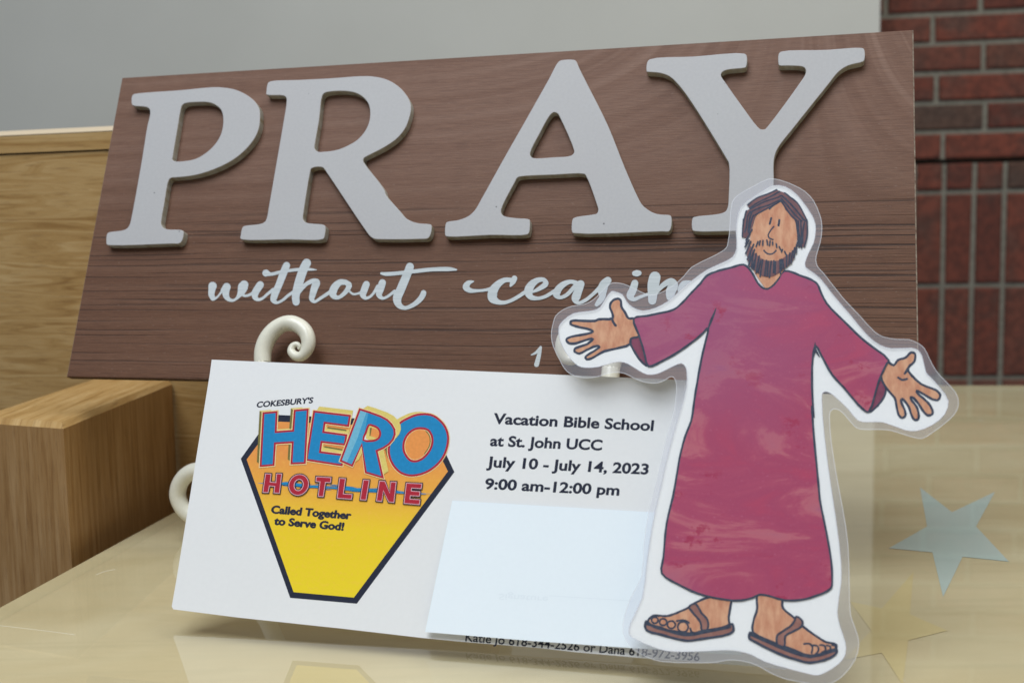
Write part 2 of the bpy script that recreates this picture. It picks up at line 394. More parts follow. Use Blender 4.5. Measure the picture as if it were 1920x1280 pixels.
lo, hi = rows[-1][0], vd + 24 * ch
def slab(mbx, pl, u0, u1, v0, v1, o0, o1, m=0):
    mbx.hexa([pl.at(u0, v0, o1), pl.at(u1, v0, o1), pl.at(u1, v0, o0), pl.at(u0, v0, o0)], [pl.at(u0, v1, o1), pl.at(u1, v1, o1), pl.at(u1, v1, o0), pl.at(u0, v1, o0)], m)
slab(mo, WALL, us - 20 * sw, us + 22 * sw, lo, vd - .006, -.05, 0); slab(mo, WALL, us - 20 * sw, us + 22 * sw, vd + .004, hi, -.05, 0.0005)
slab(mo, WALL, us - 20 * sw, us + 22 * sw, lo, hi, -.09, -.051)
mo.build('mortar', m_mortar(), wt, wb)

b0 = CAM + ray((1650, 40)) * (2.28 / ray((1650, 40)).y)
BRD = Plane(b0, wd, (0, 0, 1))
q = MB(BRD); slab(q, BRD, -2.6, 0, -1.15, 1.5, -.03, 0)
tag(q.build('partition_wall', m_board(), None, (b0.x - .8, b0.y, -.75)), 'plain pale grey wall panel behind the top of the wooden sign', 'wall panel', 'thing')

# oak bench: back panel with a rail, arm whose flat top runs towards the camera
zt = .0655
arm = [onz(p, zt) for p in ((118, 793), (322, 712), (140, 710), (0, 764), (0, 785))]
arm_fl = arm[0] + (arm[4] - arm[0]) * 1.35; arm_bl = arm[1] + (arm[4] - arm[0]).normalized() * (arm_fl - arm[0]).length
bench = thing('oak_bench', (arm[0].x, arm[0].y, -.75), 'golden oak bench with panelled back, square arm end beside the glass table', 'bench')
bb = bench.location
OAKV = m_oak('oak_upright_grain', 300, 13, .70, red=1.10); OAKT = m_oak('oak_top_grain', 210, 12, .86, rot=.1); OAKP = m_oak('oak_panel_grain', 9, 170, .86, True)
FA = Plane(arm[0], (arm[0] - arm_fl), (0, 0, 1)); RA = Plane(arm[0], arm[1] - arm[0], (0, 0, 1))
q = MB(); r = .003
din = ((arm_fl - arm[0]).normalized() + (arm[1] - arm[0]).normalized()) * r
ctop = [arm[0] + din, arm[1] + (arm_fl - arm[0]).normalized() * r, arm_bl, arm_fl + (arm[1] - arm[0]).normalized() * r]
outr = [arm[0], arm[1], arm_bl, arm_fl]
up = Vector((0, 0, 1))
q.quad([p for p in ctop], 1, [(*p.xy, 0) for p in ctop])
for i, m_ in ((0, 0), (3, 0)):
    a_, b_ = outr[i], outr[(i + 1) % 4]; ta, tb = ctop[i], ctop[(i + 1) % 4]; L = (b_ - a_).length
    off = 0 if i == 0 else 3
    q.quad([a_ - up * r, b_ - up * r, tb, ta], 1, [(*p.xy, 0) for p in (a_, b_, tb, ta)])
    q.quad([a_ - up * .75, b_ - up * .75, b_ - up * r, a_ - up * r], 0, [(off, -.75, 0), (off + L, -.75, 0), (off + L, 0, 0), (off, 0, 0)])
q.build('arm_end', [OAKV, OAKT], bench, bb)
PN = Plane(arm[1] + back * .002, A, (0, 0, 1))
vtop = PN.uv(PN.px((100, 240)))[1]; v1 = PN.uv(PN.px((100, 252)))[1]; v2 = PN.uv(PN.px((100, 287)))[1]
u0, u1 = -.6, PN.uv(PN.px((900, 400)))[0]
q = MB(PN); slab(q, PN, u0, u1, -.75, v2, -.03, 0); q.build('back_panel', OAKP, bench, bb)
q = MB(PN); slab(q, PN, u0, u1, v2 + .001, v1, -.034, .0012); q.build('top_rail', m_oak('oak_rail_grain', 8, 190, .88), bench, bb)
q = MB(PN)
q.hexa([PN.at(u0, v1 + .0005, .0012), PN.at(u1, v1 + .0005, .0012), PN.at(u1, v1 + .0005, -.04), PN.at(u0, v1 + .0005, -.04)],
       [PN.at(u0, vtop, -.006), PN.at(u1, vtop, -.006), PN.at(u1, vtop, -.036), PN.at(u0, vtop, -.036)])
q.build('cap_moulding', mat('pale_oak_edge', (.62, .50, .34), .35, .5), bench, bb)  # cap paler than the panel oak

# table, paper stars and the sheet of glass on it
GT = .0065
e1, e2 = onz((0, 1137), 0), onz((325, 960), 0)
ed = (e2 - e1).normalized()
k1, k2 = onz((1720, 714), 0), onz((1919, 713), 0); kd = (k2 - k1).normalized()
# back-left corner: the two edges meet
tt = ((k1 - e1).x * kd.y - (k1 - e1).y * kd.x) / (ed.x * kd.y - ed.y * kd.x); bl_ = e1 + ed * tt
fl_ = e1 - ed * .75; br_ = bl_ + kd * 1.3; fr_ = fl_ + kd * 1.3
TAB = Plane((0, 0, 0), (1, 0, 0), (0, 1, 0)); TAB.n = Vector((0, 0, 1))
def flat(pts, z): return [Vector((p.x, p.y, z)) for p in pts]
tb = thing('display_table', ((bl_ + fr_) / 2).xy.to_3d() - up * .75, 'cream topped table under a sheet of clear glass', 'table')
rim = [fl_, fr_, br_, bl_]
g1, g2 = onz((0, 1137), -GT), onz((325, 960), -GT); gd = (g2 - g1).normalized(); tlen = (bl_ - e2).dot(ed)
rim2 = [g1 - gd * .75, fr_, br_, g2 + gd * tlen]
q = MB(TAB); q.hexa(flat(rim2, -GT - .03), flat(rim2, -GT - .0004)); q.build('table_top', m_table(), tb, tb.location)
ctr = sum(rim, Vector()) / 4
q = MB(); ins = [ctr + (p - ctr) * .9 for p in rim]; q.hexa(flat(ins, -.75), flat(ins, -GT - .0305)); q.build('table_base', m_oak('base_oak', 60, 6, .5), tb, tb.location)
GLASS = m_clear('clear_glass', (.955, .975, .955), .012, (.8, .85, .8), .012); GLASSB = m_clear('glass_underside', (1, 1, 1), 0, (1, 1, 1), .05, gain=0)
GEDGE = m_clear('glass_edge', (.95, .97, .95), .03, (.45, .52, .40), .05)
q = MB(TAB); bo, to = flat(rim, -GT), flat(rim, -.0006)
cc = [(p - ctr).normalized() * -.0006 for p in rim]
b = [q.vert(p) for p in bo]; t = [q.vert(p) for p in to]; t2 = [q.vert(Vector((p.x, p.y, 0)) + c) for p, c in zip(to, cc)]
q.face(t2, 0); q.face(b[::-1], 1)
for i in range(4):
    j = (i + 1) % 4; q.face((b[i], b[j], t[j], t[i]), 2); q.face((t[i], t[j], t2[j], t2[i]), 2)
tag(q.build('glass_sheet', [GLASS, GLASSB, GEDGE], None, (ctr.x, ctr.y, -GT)), 'clear glass sheet lying over the cream table top, reflecting the wall', 'glass sheet')
gl = bpy.data.objects['glass_sheet']
for L in ([(0, 1172), (70, 1180), (140, 1189)], [(180, 1077), (198, 1070), (216, 1067)], [(395, 1195), (402, 1194)], [(1835, 787), (1842, 789)], [(1693, 1272), (1697, 1276)]):
    q = MB(TAB); q.lay = 5e-5; q.stroke([(x, y, .6) for x, y in L], 0, None, 4); q.build('scratch', m_clear('glass_scratch', (1, 1, 1), .45, (.8, .8, .72), .3), gl, gl.location)
TABU = Plane((0, 0, -GT - .0004), (1, 0, 0), (0, 1, 0))
def star(name, pts, m, label, off):
    P = [TABU.px(p, off) for p in pts]; c = sum(P, Vector()) / len(P); q = MB(TABU)
    q.lay = off; q.poly([pts], off, 0); q.poly([[p for p in pts]], off - .00012, 0)
    n = len(pts)
    for i in range(n): q.face((i, (i + 1) % n, n + (i + 1) % n, n + i), 0)
    tag(q.build(name, m, None, (c.x, c.y, -GT)), label, 'paper star', None, 'paper stars under the glass')
s3 = lambda L: tr(L, 1280, 853, 3)
star('paper_star', s3([(1335, 180), (1515, 320), (1757, 205), (1650, 400), (1835, 597), (1575, 570), (1465, 795), (1405, 545), (1160, 522), (1375, 400)]),
     m_paper('pale_blue_paper', (.48, .55, .51), .7), 'pale blue paper star lying under the glass at far right', .0002)
star('paper_star', s3([(1298, 655), (1278, 892), (1490, 985), (1268, 1040), (1238, 1290), (1120, 1110), (905, 1150), (1060, 985), (940, 820), (1120, 860)]),
     m_paper('yellow_paper', (.645, .51, .26), .7), 'yellow paper star partly behind the feet of the cutout, under the glass', .0002)

# ---------------------------------------------------------------- the wooden sign
sg = thing('wooden_sign', S0, 'long brown stained wooden sign with raised grey letters PRAY, held on a cream easel', 'sign')
sb = sg.location
TH = .005
corners = [(124, 706), (1723.6, 737), (1713, 56), (228, 146)]
q = MB(SIGN)
fr = [SIGN.px(p) for p in corners]; ch_ = .0007; ce = sum(fr, Vector()) / 4
inn = [p + (ce - p).normalized() * ch_ for p in fr]; N_ = SIGN.n
fi = [q.vert(p) for p in inn]; fo = [q.vert(p - N_ * ch_) for p in fr]; ba = [q.vert(p - N_ * TH) for p in fr]
q.face(fi, 0); q.face(ba[::-1], 0)
for i in range(4):
    j = (i + 1) % 4; q.face((fo[i], fo[j], fi[j], fi[i]), 2 if i in (1, 3) else 0); q.face((ba[i], ba[j], fo[j], fo[i]), 1)
q.build('board', [m_plaque(), mat('dark_board_edge', (.075, .045, .03), .8, .1), m_crayon('splintered_edge', (.17, .10, .07), (.42, .36, .29), 150, 330)], sg, sb)  # side faces a darker brown than the front
LM, LE = m_letter(), m_letter_edge(); LT = .0045
def area2(L): return sum(L[i][0] * L[(i + 1) % len(L)][1] - L[(i + 1) % len(L)][0] * L[i][1] for i in range(len(L))) / 2
def letter(loops, name='letter', label=None):
    q = MB(SIGN); fr_loops = []
    for li, L in enumerate(loops):
        L = cr(L, 4, True)
        P = [SIGN.uv(SIGN.px(p, LT)) for p in L]
        if (area2(P) > 0) == (li > 0): P = P[::-1]          # outer counter-clockwise, holes clockwise: material lies to the left
        n = len(P); ii = []; oo = []; bb_ = []; nn = []
        for i in range(n):
            a_, b_ = P[i - 1], P[(i + 1) % n]; dx, dy = b_[0] - a_[0], b_[1] - a_[1]; l = math.hypot(dx, dy) or 1
            nx, ny = -dy / l, dx / l; e = .0003
            ii.append((P[i][0] + nx * e, P[i][1] + ny * e))
        fr_loops.append(ii)
        b0_ = [q.vert(SIGN.at(*p, .00005)) for p in P]; b1 = [q.vert(SIGN.at(*p, LT - .0004)) for p in P]
        b15 = [q.vert(SIGN.at(p[0] * .7 + r_[0] * .3, p[1] * .7 + r_[1] * .3, LT - .00012)) for p, r_ in zip(P, ii)]
        b2 = [q.vert(SIGN.at(*p, LT)) for p in ii]
        for i in range(n):
            j = (i + 1) % n
            q.face((b0_[i], b0_[j], b1[j], b1[i]), 1, False); q.face((b1[i], b1[j], b15[j], b15[i]), 1, False); q.face((b15[i], b15[j], b2[j], b2[i]), 0, False)
    uvs = [[Vector((*p, 0)) for p in L] for L in fr_loops]; b = len(q.v)
    for L in fr_loops:
        for p in L: q.vert(SIGN.at(*p, LT))
    for t in tessellate_polygon(uvs): q.face([b + i for i in t], 0)
    o = q.build(name, [LM, LE], sg, sb)
    if label: o['label'] = label
    return o
c1 = lambda L: tr(L, 180, 140, 5); c2 = lambda L: tr(L, 180, 300, 5); c3 = lambda L: tr(L, 480, 130, 5); c4 = lambda L: tr(L, 440, 270, 5)
c5 = lambda L: tr(L, 900, 90, 5); c6 = lambda L: tr(L, 820, 270, 5); c7 = lambda L: tr(L, 1060, 270, 5); c8 = lambda L: tr(L, 1200, 70, 4)
letter([c1([(335,205),(350,185),(400,175),(800,145),(1090,118),(1180,120),(1300,140),(1410,190),(1490,255),(1530,320),(1537,390),(1530,480),(1500,570),(1440,660),(1350,750),(1240,825),(1100,890),(960,935),(850,955),(740,965),(705,968),(680,990),(640,1200)])
  + c2([(615,540),(610,600),(625,630),(660,648),(740,652),(795,655),(818,668),(820,690),(808,750),(780,782),(700,785),(130,800),(100,792),(95,770),(100,700),(115,680),(240,660),(290,640),(315,600),(330,540)])
  + c1([(420,850),(480,480),(505,370),(500,325),(470,305),(345,290),(333,270)]),
  c1([(810,285),(832,270),(960,258),(1060,262),(1120,285),(1170,330),(1190,400),(1185,500),(1160,580),(1100,670),(1020,740),(930,790),(830,810),(745,812),(715,798),(718,770),(760,520),(800,300)])], label='raised letter P')
letter([c3([(95,215),(110,130),(140,112),(400,100),(700,85),(980,65),(1100,68),(1220,95),(1320,150),(1400,230),(1445,310),(1452,380),(1435,460),(1400,550),(1330,640),(1230,715),(1120,775),(1040,815),(1010,835),(1005,860),(1020,890),(1200,1125)])
  + c4([(1420,480),(1550,630),(1600,690),(1660,725),(1740,745),(1820,750),(1845,762),(1835,850),(1810,885),(1740,892),(1400,895),(1310,890),(1275,870),(1240,830),(860,265),(830,225),(810,217),(750,218),(715,235),(705,270),(645,640),(640,700),(660,732),(720,745),(835,758),(850,775),(840,870),(825,893),(500,897),(75,897),(52,885),(55,850),(70,785),(85,770),(230,750),(280,730),(300,690),(320,580)])
  + c3([(200,820),(260,470),(285,300),(280,265),(255,248),(97,238)]),
  c3([(620,250),(645,222),(720,208),(840,206),(930,222),(1000,260),(1050,320),(1068,390),(1060,490),(1020,580),(950,660),(860,715),(760,755),(660,770),(580,772),(550,745),(550,710),(590,480)])], label='raised letter R')
letter([c5([(735,130),(770,115),(880,112),(900,125),(930,190),(1000,330),(1200,730)])
  + c7([(560,230),(680,500),(720,570),(780,620),(840,650),(900,662),(980,668),(995,690),(990,790),(970,820),(900,822),(80,838),(62,825),(63,720),(75,695),(250,662),(295,650),(307,615),(295,570),(190,295),(170,282)])
  + c6([(1100,290),(780,307),(750,318),(720,370),(600,610),(600,650),(625,675),(740,695),(860,707),(868,725),(860,830),(840,850),(500,855),(110,870),(75,860),(70,830),(80,740),(100,728),(200,712),(290,675),(350,620),(420,500)])
  + c5([(240,1005),(420,690),(640,300)]),
  c5([(680,610),(700,605),(730,620),(750,655),(880,960),(878,985),(850,1010),(690,1025),(500,1032),(475,1015),(470,985),(560,800),(650,640)])], label='raised letter A')
letter([c8([(50,260),(52,190),(75,165),(400,145),(780,123),(800,140),(795,225),(780,232),(650,247),(615,265),(608,290),(640,340),(760,510),(880,670),(905,690),(935,690),(960,665),(1200,340),(1240,275),(1242,245),(1225,225),(1120,215),(1045,213),(1038,200),(1040,125),(1060,108),(1400,95),(1650,80),(1680,90),(1683,170),(1670,185),(1560,215),(1490,260),(1400,370),(1160,670),(1030,840),(1005,920),(1003,1060)])
  + [(1451, 385), (1454, 396), (1464, 401), (1510, 407), (1516, 412), (1515, 428), (1510, 433), (1460, 434)]
  + c7([(1600,818),(1220,820),(1192,808),(1190,700),(1205,685),(1440,655),(1500,632),(1522,590),(1530,500),(1532,180)]) + c8([(650,915),(600,830),(380,480),(290,360),(220,295),(150,270),(60,262)])], label='raised letter Y')

PAINT = m_crayon('white_script_paint', (.49, .53, .53), (.60, .64, .64), 60, 1100)
q = MB(SIGN); q.lay = .00008
k1_ = lambda L: tr(L, 380, 470, 5.819); k2_ = lambda L: tr(L, 560, 470, 6); k3 = lambda L: tr(L, 840, 490, 6); k4 = lambda L: tr(L, 1000, 490, 6)
def script(f, *strokes):
    for L in strokes: q.stroke(f(L), 0, None, 6, dz=8e-6)
script(k1_, [(108,385,92),(100,430,75),(96,480,66),(112,520,52)], [(118,525,40),(150,512,24),(195,462,22),(222,420,40),(240,390,40)],
  [(262,395,88),(252,440,78),(256,490,68),(285,530,45),(330,542,30),(370,520,30),(405,475,60),(425,440,90),(442,390,108),(452,372,96)],
  [(415,455,40),(450,488,30),(490,488,28),(545,462,34),(570,440,40)],
  [(628,372,80),(605,405,80),(572,465,76),(575,512,58),(610,533,36),(655,517,30),(710,470,30),(770,425,40)],
  [(916,160,76),(890,220,82),(835,365,76),(782,490,76),(775,538,66),(808,566,34),(870,540,30),(930,490,32),(985,452,34)],
  [(688,245,74),(690,243,76),(720,252,50)], [(700,258,34),(760,254,36),(860,230,34),(1050,205,34),(1180,204,28),(1244,209,6)],
  [(1135,135,96),(1105,190,96),(1050,350,96),(1015,500,84),(1020,560,78)], [(1045,470,30),(1080,415,42),(1140,358,44),(1205,332,56),(1240,345,80),(1222,400,80),(1202,470,70),(1192,528,56),(1220,555,34),(1290,515,34),(1390,450,40)],
  [(1562,345,56),(1500,345,66),(1440,400,84),(1420,465,84),(1440,500,60),(1480,510,40),(1535,475,44),(1585,415,56),(1598,372,60),(1565,350,56)], [(1600,440,22),(1640,472,24),(1690,468,24),(1735,450,30)])
script(k2_, [(762,378,76),(742,430,78),(724,495,72),(752,532,40),(795,522,30),(840,480,30),(890,400,40)], [(942,360,80),(920,430,80),(905,495,66),(942,534,36),(990,520,30),(1080,455,36)],
  [(1252,180,90),(1222,260,92),(1155,420,98),(1108,540,96),(1128,608,72),(1190,643,44),(1290,608,50),(1370,540,62),(1402,485,64),(1405,472,60)], [(930,255,26),(980,262,42),(1150,250,42),(1300,232,44),(1500,211,44),(1700,207,44),(1775,214,18)])
script(k3, [(285,226,18),(235,240,54),(202,288,74),(245,325,56),(330,330,34),(440,318,34),(520,290,40)], [(748,190,62),(728,232,62),(704,276,24)], [(715,210,50),(640,210,56),(560,260,80),(505,340,104),(505,415,104),(560,455,60),(640,462,42),(740,425,40),(860,350,44)],
  [(950,345,24),(1030,305,50),(1100,250,62),(1078,208,48),(1010,212,60),(940,262,86),(905,335,96),(930,398,66),(1010,416,40),(1100,392,40),(1195,335,44)],
  [(1440,240,48),(1380,228,46),(1300,258,66),(1240,315,80),(1222,370,84),(1255,405,44),(1330,380,44),(1400,310,46),(1452,245,46)], [(1492,255,88),(1462,340,92),(1438,425,92),(1460,465,42),(1540,440,40),(1640,360,40),(1720,280,50),(1760,240,60)])
script(k4, [(838,215,84),(795,262,104),(775,330,104),(775,400,70),(735,460,60),(712,485,44)], [(1142,245,78),(1120,320,86),(1092,390,84),(1130,425,48),(1200,400,36),(1300,365,34)], [(1140,135,60),(1165,134,74),(1188,132,60)],
  [(1368,178,128),(1350,260,130),(1342,380,104),(1338,440,92)], [(1350,400,36),(1400,330,44),(1470,260,60),(1550,225,76),(1575,265,108),(1545,340,108),(1540,400,88)],
  [(1760,240,50),(1690,250,60),(1660,330,70),(1700,380,40),(1780,320,46),(1800,240,60),(1780,420,60),(1720,560,56),(1640,590,40)])
q.build('script_lettering', PAINT, sg, sb)
q = MB(SIGN); q.lay = .00008
script(k3, [(1042,965,30),(1022,1060,46),(996,1160,54)], [(1034,975,30),(990,1025,30),(938,1050,14)])
q.build('verse_number', PAINT, sg, sb)

# ---------------------------------------------------------------- the cream easel that carries the sign
CREAM = m_paper('cream_glaze', (.74, .71, .58), .28, .5, .05)
TUBE = Plane(S0 + SIGN.n * .0115, A, B)
mid = (SIGN.px((492, 690)) + SIGN.px((1176, 705))) / 2
ez = thing('display_easel', (mid.x, mid.y, 0), 'cream scrolled easel with curled hooks holding the wooden sign', 'easel')
eb = ez.location; mu = TUBE.uv(mid)[0]
sp = [(655,1230,176),(658,1100,182),(700,975,184),(780,868,176),(880,802,166),(970,792,168),(1062,828,166),(1130,900,160),(1155,1000,150),(1135,1085,132),(1080,1148,110),(1015,1148,100),(968,1095,88),(985,1040,72),(1030,1022,60),(1058,1050,46),(1040,1072,30)]
hook = []
for (x, y, wd_) in sp:
    P = TUBE.px((380 + x / 5.819, 470 + y / 5.819)); u, v = TUBE.uv(P); hook.append((u, v, wd_ / 5.819 / 2 * (P - CAM).length / F * 1.02))
fu = CAM + ray((380, 946)) * (.600 / ray((380, 946)).y)
fuu = TUBE.uv(fu)[0]
hb = Vector((back.x, back.y, 0))
# horizontal distance from the hook plane to the foot plane
fdist = (fu - TUBE.P0).dot(hb)
bu, bv = hook[0][0], hook[0][1]
for side in (1, -1):
    X = lambda u: mu + (u - mu) * side
    if side == -1: X = lambda u: 2 * mu - u
    q = MB(); pts = [TUBE.at(X(u), v) for u, v, r in hook]; q.tube(pts, [r for u, v, r in hook], 16, 0, 6)
    low_ = TUBE.at(X(bu), -.006)
    q.tube([pts[0], low_, low_ + hb * .004 - up * .0045, low_ + hb * .03 - up * .005, low_ + hb * .045 - up * .004], [hook[0][2], .0044, .0044, .0044, .0044], 14, 0, 5)
    q.build('hook', CREAM, ez, eb)
    q = MB()
    foot = TUBE.P0 + A * X(fuu) + hb * fdist; foot.z = 0; s_ = side
    R_ = .0152; ring_ = []
    for a_ in range(-60, 290, 25):
        t_ = math.radians(a_); rr = R_ * (.55 + .45 * min(1, (a_ + 60) / 150))
        ring_.append(foot + A * (-s_ * math.sin(t_) * rr * -1 if False else -s_ * rr * math.cos(math.radians(a_ - 90))) + up * (.0195 + rr * math.sin(math.radians(a_ - 90))))
    leg_top = TUBE.at(X(bu), -.006) + hb * .022 - up * .006
    ring_ += [foot + A * s_ * .012 + up * .036, foot * .5 + leg_top * .5 + A * s_ * .006, leg_top]
    ring_.reverse(); q.tube(ring_, [.0045] * len(ring_), 14, 0, 5); q.build('leg', CREAM, ez, eb)
q = MB(); L_ = TUBE.at(bu, -.011) + hb * .03; R2 = TUBE.at(2 * mu - bu, -.011) + hb * .03
q.tube([L_, (L_ + R2) / 2 - up * .01, R2], [.004] * 3, 12); q.build('crossbar', CREAM, ez, eb)
q = MB(); top_ = TUBE.at(mu, .12) - SIGN.n * .028; ft_ = Vector((top_.x, top_.y, 0.004)) + hb * .09
q.tube([(L_ + R2) / 2 - up * .01, TUBE.at(mu, .03) - SIGN.n * .026, top_, top_ * .5 + ft_ * .5 + hb * .012, ft_], [.004] * 5, 12); q.build('rear_leg', CREAM, ez, eb)

# ---------------------------------------------------------------- the white notice card
cd = thing('notice_card', c0, 'white card with a yellow badge logo and black lettering, leaning before the easel', 'notice card')
cb = cd.location
q = MB(CARD)
card_out = [(397, 674), (393.5, 700), (331, 1085), (322, 1136), (325, 1141.5), (400, 1151), (447, 1157), (640, 1177.5), (800, 1196), (873, 1203), (1007, 1213.5), (1081, 1222), (1173, 1230), (1208, 1233.5), (1419, 1248.5), (1474, 1254.5), (1492, 726), (1285, 712.5)]
q.poly([card_out], 0, 0); q.poly([card_out], -.0007, 0); n = len(card_out)
for i in range(n): j = (i + 1) % n; q.face((i, j, n + j, n + i), 1)
q.build('card_sheet', [CARDM, m_paper('card_edge', (.62, .55, .52))], cd, cb)

_tc = {}
def glyphs(text, bold, shear=0.0, spacing=1.0):
    c = bpy.data.curves.new('tmp', 'FONT'); c.body = text; c.size = 1; c.offset = bold; c.shear = shear; c.space_character = spacing; c.resolution_u = 4
    o = bpy.data.objects.new('tmp', c); C.objects.link(o)
    dg = bpy.context.evaluated_depsgraph_get(); me = o.evaluated_get(dg).to_mesh()
    v = [(p.co.x, p.co.y) for p in me.vertices]; f = [tuple(p.vertices) for p in me.polygons]
    o.to_mesh_clear(); bpy.data.objects.remove(o); bpy.data.curves.remove(c); return v, f
CAPH = .729
def text(q, pl, s, p0, p1, upv, m=0, bold=.018, shear=0.0, spacing=1.0, off=None, dz=4e-6, heavy=0.0):
    """one line of lettering: baseline from p0 to p1 in the photo, upv = photo vector of one capital's height"""
    v, f = glyphs(s, bold, shear, spacing); x0 = min(p[0] for p in v); x1 = max(p[0] for p in v)
    for (hx, hy) in (((0, 0),) if not heavy else ((-heavy, 0), (heavy, 0), (0, heavy * .7), (0, -heavy * .7))):
        q.lay += dz; b = len(q.v); e = q.lay if off is None else off
        for (x, y) in v:
            t = (x - x0) / (x1 - x0); k = y / CAPH
            q.vert(pl.px((p0[0] + t * (p1[0] - p0[0]) + k * upv[0] + hx, p0[1] + t * (p1[1] - p0[1]) + k * upv[1] + hy), e))
        for t in f: q.face([b + i for i in t], m)
def line(name, *a, mats=None, lay0=2e-5, **k):
    q = MB(CARD); q.lay = lay0; text(q, CARD, *a, **k); return q.build(name, mats or INK, cd, cb)
line('printed_line', 'Vacation Bible School', (924.5, 793.5), (1224.5, 807), (2.2, -20), 0, .024, heavy=.28)
line('printed_line', 'at St. John UCC', (918.5, 835), (1128, 843.5), (2.4, -20), 0, .024, heavy=.28)
line('printed_line', 'July 10 - July 14, 2023', (912, 874.5), (1215, 888.5), (2.5, -20), 0, .024, heavy=.28)
line('printed_line', '9:00 am-12:00 pm', (908.5, 915.5), (1160.5, 928), (2.6, -20), 0, .024, heavy=.28)
line('printed_line', 'If you need more information', (876, 1166), (1190, 1192), (2.4, -16), 0, .012)
line('printed_line', 'Katie Jo 618-344-2526 or Dana 618-972-3956', (872, 1201), (1311, 1238.5), (2.4, -17), 0, .014)

# badge logo: every colour is a printed layer
def m_grad():
    m = mat('orange_to_yellow_print', (.8, .4, .05), .7, .25); N = NT(m)
    at = N.n('ShaderNodeAttribute', attribute_name='pco'); sp_ = N.n('ShaderNodeSeparateXYZ'); N.l(at.outputs['Vector'], sp_.inputs[0])
    mr = N.n('ShaderNodeMapRange'); N.l(sp_.outputs[1], mr.inputs[0]); mr.inputs[1].default_value = .003; mr.inputs[2].default_value = .085
    c = N.ramp(mr.outputs[0], [(0, (.84, .66, .02)), (.42, (.85, .60, .025)), (.62, (.83, .40, .055)), (.8, (.80, .30, .075))])
    N.col(N.mix(c, (.9, .52, .1), N.ramp(N.noise(N.co((600, 600, 1)), 1, 3), [(.5, (0,)), (.8, (.35,))]))); return m
BLUE = m_print('blue_print', (.012, .235, .50)); LBLUE = m_print('light_blue_print', (.17, .46, .62)); LBL2 = m_print('mid_blue_print', (.06, .33, .56)); RED = m_print('red_print', (.42, .018, .038)); YEL = m_print('mustard_print', (.72, .58, .16)); OLV = m_print('olive_print', (.19, .165, .045))
CRM = m_print('cream_line_print', (.85, .66, .32)); PINK = m_print('pink_line_print', (.72, .42, .46)); WHT = m_print('white_print', (.80, .80, .77)); ORG = m_print('orange_print', (.80, .30, .075))
GRD = m_grad()
LG = [GRD, INK, BLUE, LBLUE, RED, YEL, OLV, CRM, PINK, WHT, ORG, LBL2]
q = MB(CARD); q.lay = 3e-5
q.fill([(451.5, 859.5), (510.5, 777), (808, 790), (852, 884.5), (669, 1131), (544, 1120)], 1)
q.fill([(462.5, 861), (515.5, 789.8), (799, 801.5), (839.8, 883.2), (663.5, 1119.5), (550.5, 1109.3)], 0)
q.build('badge', LG, cd, cb)
lay = q.lay
def word(name, fn, label=None):
    q = MB(CARD); q.lay = lay; fn(q); o = q.build(name, LG, cd, cb)
    if label: o['label'] = label
def extr(q, P, dx, dy):
    n = len(P); ar = area2(P)
    for i in range(n):
        a_, b_ = P[i], P[(i + 1) % n]; ex, ey = b_[0] - a_[0], b_[1] - a_[1]
        nx, ny = (ey, -ex) if ar > 0 else (-ey, ex); l = math.hypot(nx, ny) or 1
        if (nx * dx + ny * dy) <= 0: continue
        m = 5 if ny / l < -.45 or (dx > 0 and nx / l > .3) else 6
        q.fill([a_, b_, (b_[0] + dx, b_[1] + dy), (a_[0] + dx, a_[1] + dy)], m, dz=2e-6)
def sharp(q, P, wid, m): q.outline(P, wid, m)
z1 = lambda L: tr(L, 440, 730, 8.531); z2 = lambda L: tr(L, 640, 750, 8.531); z3 = lambda L: tr(L, 470, 870, 5.333)
